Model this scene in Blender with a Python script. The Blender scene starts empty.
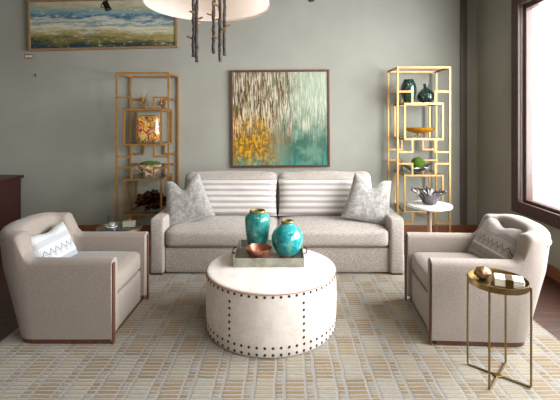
import bpy, bmesh, math, random
from mathutils import Vector, Matrix, noise
PI = math.pi
R = math.radians
random.seed(7)
scene = bpy.context.scene
COL = scene.collection

# ------------------------------------------------------------------ node helpers
def lin(c):
    return tuple(((x/12.92) if x <= .04045 else ((x+.055)/1.055)**2.4) for x in c[:3]) + (1,)
def rgb(r, g, b):
    return lin((r/255, g/255, b/255))

class NT:
    def __init__(s, name):
        s.m = bpy.data.materials.new(name); s.m.use_nodes = True
        s.t = s.m.node_tree; s.t.nodes.clear()
        s.out = s.n('ShaderNodeOutputMaterial'); s.b = s.n('ShaderNodeBsdfPrincipled')
        s.t.links.new(s.b.outputs[0], s.out.inputs[0])
        s._co = None
    def n(s, k, **kw):
        o = s.t.nodes.new(k)
        for a, v in kw.items(): setattr(o, a, v)
        return o
    def put(s, sock, v):
        if v is None: return
        if isinstance(v, bpy.types.NodeSocket): s.t.links.new(v, sock)
        else: sock.default_value = v
    def set(s, key, v): s.put(s.b.inputs[key], v)
    def co(s):
        if s._co is None: s._co = s.n('ShaderNodeTexCoord').outputs['Object']
        return s._co
    def xyz(s):
        o = s.n('ShaderNodeSeparateXYZ'); s.put(o.inputs[0], s.co()); return o.outputs
    def sc(s, v):
        o = s.n('ShaderNodeMapping'); o.inputs['Scale'].default_value = v
        s.put(o.inputs[0], s.co()); return o.outputs[0]
    def noise(s, scale=5, detail=3, rough=.5, vec=None, dist=0):
        o = s.n('ShaderNodeTexNoise'); s.put(o.inputs['Vector'], vec or s.co())
        o.inputs['Scale'].default_value = scale; o.inputs['Detail'].default_value = detail
        o.inputs['Roughness'].default_value = rough; o.inputs['Distortion'].default_value = dist
        return o.outputs['Fac']
    def math(s, op, a, b=None, c=None, clamp=False):
        o = s.n('ShaderNodeMath', operation=op, use_clamp=clamp)
        for i, v in enumerate((a, b, c)): s.put(o.inputs[i], v)
        return o.outputs[0]
    def step(s, v, a, b):
        o = s.n('ShaderNodeMapRange', interpolation_type='SMOOTHSTEP')
        s.put(o.inputs[0], v); o.inputs[1].default_value = a; o.inputs[2].default_value = b
        return o.outputs[0]
    def mix(s, f, a, b, mode='MIX'):
        o = s.n('ShaderNodeMix', data_type='RGBA', blend_type=mode)
        s.put(o.inputs[0], f); s.put(o.inputs[6], a); s.put(o.inputs[7], b)
        return o.outputs[2]
    def ramp(s, f, stops):
        o = s.n('ShaderNodeValToRGB'); s.put(o.inputs[0], f)
        e = o.color_ramp.elements
        while len(e) < len(stops): e.new(.5)
        for el, (p, c) in zip(e, stops): el.position = p; el.color = c
        return o.outputs[0]
    def bump(s, h, strength=.3, dist=.01):
        o = s.n('ShaderNodeBump'); o.inputs['Strength'].default_value = strength
        o.inputs['Distance'].default_value = dist; s.put(o.inputs['Height'], h)
        s.put(s.b.inputs['Normal'], o.outputs[0])

def simple(name, c, rough=.5, metal=0, var=.0, vscale=20, bump=0, bscale=60, spec=None):
    t = NT(name)
    if var:
        f = t.noise(vscale, 4, .6)
        lo = tuple(x*(1-var) for x in c[:3])+(1,); hi = tuple(min(1, x*(1+var)) for x in c[:3])+(1,)
        t.set('Base Color', t.ramp(f, [(.3, lo), (.7, hi)]))
    else: t.set('Base Color', c)
    t.set('Roughness', rough); t.set('Metallic', metal)
    if spec is not None: t.set('Specular IOR Level', spec)
    if bump: t.bump(t.noise(bscale, 3), bump, .005)
    return t.m

def fabric(name, c1, c2, scale=350, bump=.35, sheen=.2, blotch=None):
    t = NT(name)
    a = t.noise(scale, 2, .7, t.sc((1, 1, .55))); b = t.noise(scale*.8, 2, .7, t.sc((.3, .3, 2)))
    f = t.math('ADD', t.math('MULTIPLY', a, .55), t.math('MULTIPLY', b, .45))
    col = t.ramp(f, [(.36, c1), (.62, c2)])
    if blotch:
        col = t.mix(t.step(t.noise(blotch[0], 5, .65), .42, .62), col, blotch[1])
    t.set('Base Color', col); t.set('Roughness', .92)
    t.set('Sheen Weight', sheen); t.set('Sheen Roughness', .5)
    t.set('Specular IOR Level', .2)
    t.bump(f, bump, .004)
    return t.m

def glassy(name, c=(1, 1, 1, 1), transp=.8, rough=.03):
    t = NT(name); t.t.nodes.remove(t.b)
    tr = t.n('ShaderNodeBsdfTransparent'); tr.inputs[0].default_value = c
    gl = t.n('ShaderNodeBsdfGlossy'); gl.inputs['Roughness'].default_value = rough
    lw = t.n('ShaderNodeLayerWeight')
    mx = t.n('ShaderNodeMixShader')
    t.t.links.new(t.math('MULTIPLY_ADD', t.math('POWER', lw.outputs['Facing'], 4), .6, (1-transp)*.5+.02, clamp=True), mx.inputs[0])
    t.t.links.new(tr.outputs[0], mx.inputs[1]); t.t.links.new(gl.outputs[0], mx.inputs[2])
    t.t.links.new(mx.outputs[0], t.out.inputs[0])
    return t.m

M = {}
def mats():
    # wall
    t = NT('wall_paint')
    f = t.noise(1.3, 4, .6); g = t.noise(220, 2, .5)
    t.set('Base Color', t.ramp(f, [(.3, rgb(149, 146, 135)), (.7, rgb(159, 157, 147))]))
    t.set('Roughness', .75); t.bump(g, .12, .003); M['wall'] = t.m
    M['ceiling'] = simple('ceiling_paint', rgb(120, 112, 100), .9, var=.05, vscale=2)
    # floor: dark stained wood
    t = NT('dark_wood_floor')
    x, y, z = t.xyz()
    n = t.noise(3, 5, .6, t.sc((1, 9, 1)))
    col = t.ramp(n, [(.3, rgb(40, 22, 15)), (.55, rgb(70, 38, 25)), (.75, rgb(104, 58, 36))])
    seam = t.math('LESS_THAN', t.math('FRACT', t.math('MULTIPLY', y, 7.5)), .03)
    t.set('Base Color', t.mix(seam, col, rgb(18, 9, 6))); t.set('Roughness', .42)
    M['floor'] = t.m
    # woods
    def wood(name, a, b, rough=.4, axis=(1, 1, 8)):
        t = NT(name); n = t.noise(9, 5, .65, t.sc(axis))
        t.set('Base Color', t.ramp(n, [(.3, a), (.7, b)])); t.set('Roughness', rough); t.bump(n, .1, .003)
        return t.m
    M['walnut'] = wood('walnut', rgb(66, 40, 30), rgb(104, 66, 50), axis=(8, 8, 1))
    M['mahogany'] = wood('mahogany', rgb(38, 17, 13), rgb(68, 32, 25), .4, (2, 9, 9))
    M['frame_wood'] = wood('window_wood', rgb(58, 38, 32), rgb(84, 58, 50), .42, (8, 8, 1))
    M['base_wood'] = wood('baseboard_wood', rgb(112, 66, 40), rgb(150, 94, 60), .45, (8, 1, 8))
    M['gilt_wood'] = wood('pale_frame_wood', rgb(120, 92, 62), rgb(160, 128, 92), .45, (1, 8, 8))
    M['pedestal'] = wood('grey_brown_wood', rgb(120, 98, 82), rgb(158, 134, 115), .5, (8, 8, 1))
    M['dark_strip'] = simple('dark_brown_strip', rgb(92, 82, 75), .35, var=.15, vscale=3)
    # metals
    M['gold'] = simple('brushed_gold_leaf', rgb(172, 134, 84), .42, .8, var=.14, vscale=14, bump=.06)
    M['gold_lifted'] = simple('lightened_gold_leaf', rgb(196, 144, 82), .42, .75, var=.16, vscale=14, bump=.06)  # same gold leaf, colour lightened to offset dimmer light on the left etagere
    M['brass'] = simple('antique_brass', rgb(138, 116, 76), .33, .95, var=.14, vscale=9, bump=.05)
    M['bronze'] = simple('dark_bronze', rgb(76, 46, 28), .3, .9, var=.5, vscale=22, bump=.3, bscale=40)
    M['pewter'] = simple('dark_pewter', rgb(92, 84, 84), .3, .85, var=.3, vscale=22, bump=.25, bscale=40)
    M['silver'] = simple('worn_silver', rgb(160, 155, 148), .3, .95, var=.25, vscale=25, bump=.2, bscale=40)
    M['copper'] = simple('hammered_copper', rgb(166, 108, 90), .32, .85, var=.12, vscale=30, bump=.35, bscale=70)
    M['nail'] = simple('bronze_nail', rgb(74, 60, 50), .35, .85)
    M['black'] = simple('black_metal', rgb(24, 21, 20), .45, .4)
    t = NT('bark_metal'); n = t.noise(60, 4, .7)
    t.set('Base Color', t.ramp(n, [(.35, rgb(26, 22, 22)), (.7, rgb(84, 74, 70))]))
    t.set('Metallic', .6); t.set('Roughness', .45); t.bump(n, .8, .01); M['bark_metal'] = t.m
    t = NT('galvanised_tray'); n = t.noise(14, 6, .7)
    t.set('Base Color', t.ramp(n, [(.3, rgb(112, 110, 98)), (.5, rgb(146, 144, 130)), (.7, rgb(172, 168, 152))]))
    t.set('Metallic', .35); t.set('Roughness', .5); t.bump(n, .2, .004); M['tray'] = t.m
    # fabrics
    M['sofa'] = fabric('oatmeal_linen', rgb(126, 115, 107), rgb(190, 180, 171), 200)
    M['chair'] = fabric('greige_tweed', rgb(124, 111, 102), rgb(157, 145, 135), 360, .3)
    M['ottoman'] = fabric('cream_hide', rgb(196, 184, 174), rgb(212, 201, 192), 90, .2, .3,
                          (7, rgb(216, 206, 198)))
    M['velvet'] = fabric('crushed_velvet', rgb(120, 115, 110), rgb(144, 139, 134), 200, .3, .7,
                         (30, rgb(158, 154, 149)))
    M['piping'] = simple('tan_piping', rgb(168, 118, 80), .7)
    # striped lumbar fabric
    t = NT('striped_linen'); x, y, z = t.xyz()
    zz = t.math('ADD', z, t.math('MULTIPLY', t.noise(4, 2), .008))
    s1 = t.math('SINE', t.math('MULTIPLY', zz, 2*PI/.062))
    s2 = t.math('SINE', t.math('MULTIPLY', zz, 2*PI/.0155))
    w = t.noise(260, 2, .7, t.sc((.3, .3, 2)))
    col = t.mix(t.step(s1, -.2, .5), rgb(206, 200, 195), rgb(150, 141, 136))
    col = t.mix(t.math('MULTIPLY', t.step(s2, .3, .8), .35), col, rgb(150, 142, 138))
    col = t.mix(t.math('MULTIPLY', w, .3), col, rgb(206, 200, 195))
    t.set('Base Color', col); t.set('Roughness', .9); t.set('Sheen Weight', .1); t.bump(w, .4, .004)
    M['stripe'] = t.m
    # zigzag cushion fabrics (local x across, y up)
    def zigzag(name, base, base2, dark, band):
        t = NT(name); x, y, z = t.xyz()
        tri = t.math('PINGPONG', x, .026)
        def line(off, wd, amp=1.0):
            d = t.math('ABSOLUTE', t.math('SUBTRACT', t.math('SUBTRACT', y, t.math('MULTIPLY', tri, amp*1.5)), off))
            return t.math('LESS_THAN', d, wd)
        def bar(off, wd):
            return t.math('LESS_THAN', t.math('ABSOLUTE', t.math('SUBTRACT', y, off)), wd)
        w = t.noise(300, 2, .7)
        col = t.ramp(w, [(.35, base2), (.65, base)])
        col = t.mix(t.math('MULTIPLY', line(-.03, .007), .85), col, dark)
        col = t.mix(t.math('MULTIPLY', line(-.052, .004), .7), col, dark)
        col = t.mix(bar(-.068, .006), col, band)
        col = t.mix(t.math('MULTIPLY', bar(-.105, .026), .45), col, dark)
        col = t.mix(t.math('MULTIPLY', bar(.065, .022), .3), col, dark)
        t.set('Base Color', col); t.set('Roughness', .9); t.set('Sheen Weight', .2); t.bump(w, .4, .004)
        return t.m
    M['zig_light'] = zigzag('pale_zigzag', rgb(198, 198, 198), rgb(172, 173, 175), rgb(104, 108, 118), rgb(222, 220, 216))
    M['zig_dark'] = zigzag('taupe_zigzag', rgb(176, 168, 162), rgb(140, 132, 126), rgb(84, 80, 80), rgb(206, 190, 174))
    # rug
    t = NT('woven_rug'); x, y, z = t.xyz()
    wob = t.math('MULTIPLY', t.math('SUBTRACT', t.noise(7, 2), .5), .016)
    xs = t.math('DIVIDE', t.math('ADD', x, wob), .172); ys = t.math('DIVIDE', t.math('ADD', y, wob), .033)
    fx = t.math('FRACT', xs); cx = t.math('FLOOR', xs); fy = t.math('FRACT', ys); cy = t.math('FLOOR', ys)
    bary = t.math('MULTIPLY', t.step(fy, .04, .2), t.math('SUBTRACT', 1, t.step(fy, .74, .92)))
    wide = t.math('MULTIPLY', t.step(fx, .03, .06), t.math('SUBTRACT', 1, t.step(fx, .62, .65)))
    nar = t.math('MULTIPLY', t.step(fx, .71, .74), t.math('SUBTRACT', 1, t.step(fx, .92, .95)))
    par = t.math('FLOORED_MODULO', t.math('ADD', cx, t.math('FLOOR', t.math('DIVIDE', cy, 7))), 2)
    par2 = t.math('FLOORED_MODULO', t.math('ADD', cx, t.math('FLOOR', t.math('DIVIDE', cy, 3))), 2)
    wn = t.n('ShaderNodeTexWhiteNoise', noise_dimensions='2D')
    cb = t.n('ShaderNodeCombineXYZ'); t.put(cb.inputs[0], cx); t.put(cb.inputs[1], cy); t.put(wn.inputs[0], cb.outputs[0])
    rnd = wn.outputs['Value']
    tan = t.mix(rnd, rgb(112, 86, 46), rgb(140, 111, 64)); pale = t.mix(rnd, rgb(150, 134, 100), rgb(146, 140, 128))
    ground = t.mix(t.noise(90, 2), rgb(122, 117, 108), rgb(152, 149, 142))
    wcol = t.mix(t.math('MULTIPLY_ADD', par, .85, .08), pale, tan)
    ncol = t.mix(t.math('MULTIPLY_ADD', par2, .6, .4), ground, tan)
    col = t.mix(t.math('MULTIPLY', wide, bary), ground, wcol)
    col = t.mix(t.math('MULTIPLY', nar, bary), col, ncol)
    fl = t.noise(140, 3, .7, t.sc((.35, 2, 1)))
    col = t.mix(t.math('MULTIPLY', t.step(fl, .45, .7), .5), col, rgb(104, 90, 72))
    fade = t.noise(2.2, 4, .6)
    col = t.mix(t.math('MULTIPLY', t.step(fade, .45, .7), .3), col, rgb(140, 128, 108))
    t.set('Base Color', col); t.set('Roughness', .85); t.set('Sheen Weight', .3); t.set('Sheen Roughness', .4)
    h = t.math('ADD', t.math('MULTIPLY', t.math('ADD', wide, nar), bary), fl); t.bump(h, .7, .006)
    M['rug'] = t.m
    # ceramics
    t = NT('teal_glaze'); n = t.noise(9, 5, .65, dist=.6); n2 = t.noise(60, 3, .6); x, y, z = t.xyz()
    col = t.ramp(n, [(.32, rgb(14, 84, 80)), (.5, rgb(36, 130, 124)), (.68, rgb(104, 170, 152))])
    col = t.mix(t.step(n2, .62, .7), col, rgb(150, 128, 76))
    t.set('Base Color', t.mix(t.step(t.noise(3, 3), .56, .66), col, rgb(118, 160, 132)))
    t.set('Roughness', .13); t.set('Coat Weight', .5); t.bump(n2, .15, .004); M['teal'] = t.m
    t = NT('turquoise_glaze'); n = t.noise(7, 5, .7, dist=.4)
    col = t.ramp(n, [(.36, rgb(8, 98, 104)), (.5, rgb(34, 146, 148)), (.6, rgb(96, 162, 146)), (.68, rgb(128, 146, 116))])
    x, y, z = t.xyz()
    col = t.mix(t.math('SUBTRACT', 1, t.step(t.math('ADD', z, t.math('MULTIPLY', n, .06)), .045, .075)), col, rgb(150, 98, 60))
    t.set('Base Color', col); t.set('Roughness', .12); t.set('Coat Weight', .6); t.bump(n, .2, .005); M['turq'] = t.m
    M['rim'] = simple('olive_rim_glaze', rgb(118, 100, 46), .25, var=.2, vscale=40)
    t = NT('bottle_green_glass')
    t.set('Base Color', rgb(20, 50, 44)); t.set('Roughness', .12); t.set('Coat Weight', .6)
    v = t.n('ShaderNodeTexVoronoi'); v.inputs['Scale'].default_value = 48; t.put(v.inputs['Vector'], t.co())
    t.set('Base Color', t.ramp(v.outputs['Distance'], [(.1, rgb(56, 92, 78)), (.5, rgb(18, 44, 38))]))
    t.bump(v.outputs['Distance'], -.7, .008); M['green_glass'] = t.m
    t = NT('amber_glass'); t.set('Base Color', rgb(214, 152, 30)); t.set('Transmission Weight', .6)
    t.set('Roughness', .08); t.set('IOR', 1.45); M['amber'] = t.m
    t = NT('art_glass'); v = t.noise(9, 2, .5, dist=1.6); w = t.noise(6, 2, .5, dist=2.0)
    col = t.ramp(v, [(.3, rgb(206, 140, 20)), (.42, rgb(222, 178, 50)), (.5, rgb(206, 196, 150)), (.54, rgb(216, 140, 24)), (.62, rgb(40, 110, 126)), (.70, rgb(206, 160, 40))])
    col = t.mix(t.step(t.math('ABSOLUTE', t.math('SUBTRACT', w, .5)), .035, .02), col, rgb(170, 26, 30))
    o = t.n('ShaderNodeMapRange', interpolation_type='SMOOTHSTEP'); t.put(o.inputs[0], t.math('ABSOLUTE', t.math('SUBTRACT', w, .5)))
    o.inputs[1].default_value = .02; o.inputs[2].default_value = .045; o.inputs[3].default_value = 1; o.inputs[4].default_value = 0
    col = t.mix(o.outputs[0], t.ramp(v, [(.3, rgb(206, 140, 20)), (.42, rgb(222, 178, 50)), (.5, rgb(206, 196, 150)), (.54, rgb(216, 140, 24)), (.62, rgb(40, 110, 126)), (.70, rgb(206, 160, 40))]), rgb(176, 34, 34))
    t.set('Base Color', col); t.set('Roughness', .12); t.set('Coat Weight', .6); M['art_glass'] = t.m
    t = NT('moss'); n = t.noise(90, 4, .7)
    t.set('Base Color', t.ramp(n, [(.3, rgb(40, 70, 12)), (.55, rgb(86, 124, 28)), (.75, rgb(140, 168, 56))]))
    t.set('Roughness', .95); t.bump(n, 1, .02); M['moss'] = t.m
    t = NT('driftwood'); n = t.noise(24, 5, .7)
    t.set('Base Color', t.ramp(n, [(.32, rgb(84, 52, 30)), (.46, rgb(190, 154, 112)), (.6, rgb(226, 206, 178))]))
    t.set('Roughness', .7); t.bump(n, .8, .012); M['driftwood'] = t.m
    t = NT('white_marble'); n = t.noise(5, 6, .7, dist=1.2)
    t.set('Base Color', t.ramp(n, [(.44, rgb(232, 232, 232)), (.5, rgb(206, 208, 212)), (.55, rgb(236, 236, 236))]))
    t.set('Roughness', .18); M['marble'] = t.m
    M['dark_glass'] = simple('smoked_glass_top', rgb(52, 60, 66), .06, 0, var=.1, vscale=6)
    M['shelf_glass'] = glassy('shelf_glass', (.84, .92, .9, 1), .93)
    M['pane'] = glassy('window_glass', (1, 1, 1, 1), .99)
    M['clear_glass'] = glassy('clear_glass', (.93, .96, .97, 1), .85)
    M['wax'] = simple('white_wax', rgb(196, 194, 188), .5)
    M['bone'] = simple('cream_bone', rgb(224, 216, 200), .4, var=.06, vscale=30)
    M['pearl'] = simple('pearl_inlay', rgb(176, 172, 150), .3, .3, var=.15, vscale=40)
    t = NT('lamp_fabric'); t.set('Base Color', rgb(238, 226, 218)); t.set('Roughness', .9)
    n = t.noise(240, 2, .5); t.bump(n, .1, .002)
    tr = t.n('ShaderNodeBsdfTranslucent'); tr.inputs[0].default_value = rgb(238, 220, 208)
    mx = t.n('ShaderNodeMixShader'); mx.inputs[0].default_value = .35
    t.t.links.new(t.b.outputs[0], mx.inputs[1]); t.t.links.new(tr.outputs[0], mx.inputs[2]); t.t.links.new(mx.outputs[0], t.out.inputs[0])
    M['shade'] = t.m
    t = NT('lit_bulb'); t.set('Base Color', (1, 1, 1, 1)); t.set('Emission Color', (1, .85, .65, 1)); t.set('Emission Strength', 2); M['bulb'] = t.m
    M['paper'] = simple('white_card', rgb(226, 222, 218), .7)
    M['red_card'] = simple('red_card', rgb(150, 70, 66), .7)
    M['label_ink'] = simple('grey_ink', rgb(120, 100, 110), .7)
    # drip painting : local x across, z up, half size .63
    t = NT('drip_painting_canvas'); x, y, z = t.xyz()
    st = t.noise(40, 5, .7, t.sc((1, 1, .07))); st2 = t.noise(85, 4, .65, t.sc((1, 1, .06)))
    st3 = t.noise(26, 5, .65, t.sc((1.1, 1, .14)), dist=.4); bl = t.noise(4, 4, .6); sm = t.noise(22, 4, .7)
    xr = t.math('ADD', x, t.math('MULTIPLY', t.math('SUBTRACT', bl, .5), .5))
    zr = t.math('ADD', z, t.math('MULTIPLY', t.math('SUBTRACT', st, .5), 1.1))
    base = t.mix(t.step(xr, -.25, .2), rgb(112, 96, 54), rgb(128, 142, 118))
    teal = t.mix(t.step(bl, .4, .6), rgb(44, 88, 74), rgb(92, 130, 108))
    base = t.mix(t.math('MULTIPLY', t.step(xr, -.1, .15), t.math('SUBTRACT', 1, t.step(zr, -.35, .15))), base, teal)
    brown = t.math('MULTIPLY', t.step(st, .44, .54), t.math('MULTIPLY', t.math('SUBTRACT', 1, t.step(xr, .05, .3)), t.step(zr, -.45, -.1)))
    base = t.mix(brown, base, t.mix(t.step(st2, .45, .6), rgb(66, 42, 18), rgb(132, 86, 22)))
    topb = t.math('MULTIPLY', t.step(z, .35, .62), t.step(st2, .46, .56))
    base = t.mix(t.math('MULTIPLY', topb, .8), base, rgb(84, 60, 28))
    gold = t.math('MULTIPLY', t.step(st3, .43, .5), t.math('MULTIPLY', t.math('SUBTRACT', 1, t.step(xr, -.24, .0)), t.math('SUBTRACT', 1, t.step(z, -.12, .2))))
    base = t.mix(gold, base, t.mix(t.step(sm, .4, .6), rgb(118, 72, 4), rgb(204, 152, 12)))
    wh = t.math('MULTIPLY', t.step(st2, .47, .57), t.math('MULTIPLY', t.step(zr, -.35, .1), t.step(st3, .40, .5)))
    base = t.mix(t.math('MULTIPLY', wh, .85), base, rgb(206, 200, 180))
    wr = t.math('MULTIPLY', t.step(xr, .05, .4), t.step(zr, -.05, .35))
    base = t.mix(t.math('MULTIPLY', wr, .45), base, rgb(176, 186, 166))
    tq = t.math('SUBTRACT', 1, t.step(zr, -.68, -.5))
    base = t.mix(t.math('MULTIPLY', tq, .85), base, rgb(46, 140, 134))
    dk = t.math('MULTIPLY', t.step(st, .60, .68), t.math('SUBTRACT', 1, t.step(z, -.3, 0)))
    base = t.mix(t.math('MULTIPLY', dk, .6), base, rgb(70, 62, 40))
    t.set('Base Color', base); t.set('Roughness', .35); t.bump(st2, .3, .004); M['drip'] = t.m
    # landscape painting : local x across (+-.98), z up (+-.32)
    t = NT('landscape_canvas'); x, y, z = t.xyz()
    hs = t.noise(9, 5, .7, t.sc((.28, 1, 1.6))); ht = t.noise(30, 5, .7, t.sc((.4, 1, 1))); big = t.noise(2.2, 4, .6, t.sc((.8, 1, 2)))
    zz = t.math('ADD', z, t.math('MULTIPLY', t.math('SUBTRACT', hs, .5), .36))
    zz = t.math('ADD', zz, t.math('MULTIPLY', x, .04))
    f = t.math('MULTIPLY_ADD', zz, 1/.64, .5)
    col = t.ramp(f, [(.02, rgb(30, 50, 64)), (.09, rgb(62, 68, 44)), (.18, rgb(112, 102, 52)), (.32, rgb(160, 148, 100)), (.42, rgb(206, 200, 178)),
                     (.50, rgb(120, 134, 134)), (.57, rgb(196, 196, 182)), (.66, rgb(54, 92, 114)), (.74, rgb(116, 152, 162)), (.83, rgb(150, 150, 122)), (.93, rgb(184, 174, 152))])
    col = t.mix(t.math('MULTIPLY', t.step(ht, .55, .68), .75), col, rgb(216, 210, 190))
    col = t.mix(t.math('MULTIPLY', t.step(big, .56, .7), .5), col, rgb(78, 90, 96))
    t.set('Base Color', col); t.set('Roughness', .4); t.bump(ht, .25, .004); M['land'] = t.m
mats()

# ------------------------------------------------------------------ mesh helpers
def link(o, parent=None):
    COL.objects.link(o)
    if parent: o.parent = parent
    return o
def obj(name, bm, mat, parent=None, loc=(0, 0, 0), rot=(0, 0, 0), smooth=True, sub=0, angle=40):
    bmesh.ops.recalc_face_normals(bm, faces=bm.faces)
    me = bpy.data.meshes.new(name); bm.to_mesh(me); bm.free()
    for p in me.polygons: p.use_smooth = smooth
    me.materials.append(M[mat] if isinstance(mat, str) else mat)
    o = bpy.data.objects.new(name, me); o.location = loc; o.rotation_euler = rot
    link(o, parent)
    if smooth:
        me.set_sharp_from_angle(angle=R(angle))
    if sub:
        md = o.modifiers.new('s', 'SUBSURF'); md.levels = sub; md.render_levels = sub
    return o
def tag(o, label, cat, group=None):
    o['label'] = label; o['category'] = cat
    if group: o['group'] = group
    return o
def thing(name, label, cat, loc=(0, 0, 0), rot=(0, 0, 0), group=None):
    o = bpy.data.objects.new(name, None); o.location = loc; o.rotation_euler = rot; o.empty_display_size = .1
    link(o); return tag(o, label, cat, group)
def struct(o): o['kind'] = 'structure'; return o
def box(bm, x0, x1, y0, y1, z0, z1, bev=0, seg=2):
    m = Matrix.Translation(((x0+x1)/2, (y0+y1)/2, (z0+z1)/2)) @ Matrix.Diagonal((x1-x0, y1-y0, z1-z0, 1))
    g = bmesh.ops.create_cube(bm, size=1, matrix=m)
    if bev:
        es = list({e for v in g['verts'] for e in v.link_edges})
        bmesh.ops.bevel(bm, geom=es, offset=bev, segments=seg, affect='EDGES', profile=.5)
    return bm
def B(): return bmesh.new()
def tube(bm, pts, rad, n=8, cap=True):
    """tube along points, rad number or list"""
    pts = [Vector(p) for p in pts]
    if not isinstance(rad, (list, tuple)): rad = [rad]*len(pts)
    rings = []; up = None
    for i, p in enumerate(pts):
        d = (pts[min(i+1, len(pts)-1)]-pts[max(i-1, 0)]).normalized()
        if up is None:
            up = Vector((0, 0, 1)) if abs(d.z) < .9 else Vector((1, 0, 0))
        a = d.cross(up).normalized(); b = d.cross(a).normalized(); up = -b if (-b).dot(up) > 0 else b
        b = d.cross(a).normalized()
        rings.append([bm.verts.new(p+rad[i]*(a*math.cos(2*PI*k/n)+b*math.sin(2*PI*k/n))) for k in range(n)])
    for r0, r1 in zip(rings, rings[1:]):
        for k in range(n): bm.faces.new((r0[k], r0[(k+1) % n], r1[(k+1) % n], r1[k]))
    if cap: bm.faces.new(rings[0]); bm.faces.new(rings[-1][::-1])
    return bm
def lathe(bm, prof, n=32, fr=None, close=True):
    """prof: list of (r,z). fr(angle, r, z)->(r,z) modulates"""
    rings = []
    for r, z in prof:
        ring = []
        for k in range(n):
            a = 2*PI*k/n; rr, zz = fr(a, r, z) if fr else (r, z)
            ring.append(bm.verts.new((rr*math.cos(a), rr*math.sin(a), zz)))
        rings.append(ring)
    for r0, r1 in zip(rings, rings[1:]):
        for k in range(n): bm.faces.new((r0[k], r0[(k+1) % n], r1[(k+1) % n], r1[k]))
    if close: bm.faces.new(rings[0][::-1]); bm.faces.new(rings[-1])
    return bm
def cushion(bm, sx, sy, sz, r, bulge=(0, 0, 0), n=10, at=(0, 0, 0)):
    """rounded, crowned upholstery block; sizes full; bulge = crown on each axis"""
    g = bmesh.ops.create_cube(bm, size=2)
    bmesh.ops.subdivide_edges(bm, edges=list({e for v in g['verts'] for e in v.link_edges}), cuts=n, use_grid_fill=True)
    vs = [v for v in bm.verts if not v.tag]
    h = (sx/2, sy/2, sz/2)
    for v in vs:
        p = v.co.copy()
        # even out ends so that rounding gets vertices
        p = Vector([math.copysign(abs(c)**.8, c) for c in p])
        q = Vector((p.x*h[0], p.y*h[1], p.z*h[2]))
        inn = Vector([max(-h[i]+r, min(h[i]-r, q[i])) for i in range(3)])
        d = q-inn
        if d.length > 1e-9: q = inn+d.normalized()*min(r, max(d.length, 0) if sum(abs(c) > 1e-6 for c in d) == 1 else r)
        w = [1-min(1, abs(c))**2.2 for c in p]
        q.x += bulge[0]*p.x*w[1]*w[2]; q.y += bulge[1]*p.y*w[0]*w[2]; q.z += bulge[2]*p.z*w[0]*w[1]
        v.co = q+Vector(at); v.tag = True
    return bm
def pillow(w, h, t, chop=0, n=22, seed=0, pinch=.10, squeeze=0):
    """scatter cushion, local x across, y up, z thickness"""
    bm = B(); grids = []
    for s in (1, -1):
        g = []
        for j in range(n+1):
            row = []
            for i in range(n+1):
                u = -1+2*i/n; v = -1+2*j/n
                x = u*w/2*(1-pinch*(1-abs(v)**2)*abs(u)**3); y = v*h/2*(1-pinch*(1-abs(u)**2)*abs(v)**3)
                prof = max(0, (1-u**4)*(1-v**4))**.55
                z = s*t/2*prof
                wr = noise.noise(Vector((u*2.2+seed, v*2.2, s*3)))*.05*t+noise.noise(Vector((u*5+seed, v*5, s)))*.04*t
                z += wr*prof
                x *= 1-squeeze*((v+1)/2)**1.5
                if chop:
                    c = chop*math.exp(-(u/.38)**2)*max(0, (v+.25)/1.25)**2
                    y -= c; z *= 1-.25*math.exp(-(u/.3)**2)*max(0, v)
                row.append((x, y, z))
            g.append(row)
        grids.append(g)
    V = {}
    def vert(s, i, j):
        key = ('e', i, j) if i in (0, n) or j in (0, n) else (s, i, j)
        if key not in V: V[key] = bm.verts.new(grids[s][j][i])
        return V[key]
    for s in (0, 1):
        for j in range(n):
            for i in range(n):
                q = [vert(s, i, j), vert(s, i+1, j), vert(s, i+1, j+1), vert(s, i, j+1)]
                bm.faces.new(q if s == 0 else q[::-1])
    return bm
def rough_blob(bm, rad, scale=(1, 1, 1), sub=4, amp=.2, freq=3, at=(0, 0, 0), seed=0, cut=None):
    g = bmesh.ops.create_icosphere(bm, subdivisions=sub, radius=1)
    for v in g['verts']:
        p = v.co.normalized()
        d = 1+amp*(noise.fractal(p*freq+Vector((seed, seed*.7, 0)), 1, 2, 4))*1.6
        q = Vector((p.x*scale[0], p.y*scale[1], p.z*scale[2]))*rad*d
        if cut is not None and q.z < cut: q.z = cut
        v.co = q+Vector(at)
    return bm
def copy_tree(o, parent=None):
    c = o.copy(); COL.objects.link(c); c.parent = parent
    for ch in list(o.children): copy_tree(ch, c)
    return c

# ------------------------------------------------------------------ room
WX, WY, CZ, LX, FY = 2.56, 5.32, 3.2, -4.7, -1.4
def slab(name, mat, *a): return struct(obj(name, box(B(), *a), mat, smooth=False))
slab('floor', 'floor', LX-.1, WX+.1, FY, WY+.1, -.1, 0)
slab('ceiling', 'ceiling', LX-.1, WX+.1, FY, WY+.1, CZ, CZ+.1)
slab('wall_back', 'wall', LX-.1, WX+.1, WY, WY+.12, 0, CZ)
slab('wall_left', 'wall', LX-.1, LX, FY, WY, 0, CZ)
slab('wall_front', 'wall', LX-.1, WX+.1, FY-.12, FY, 0, CZ)
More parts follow.
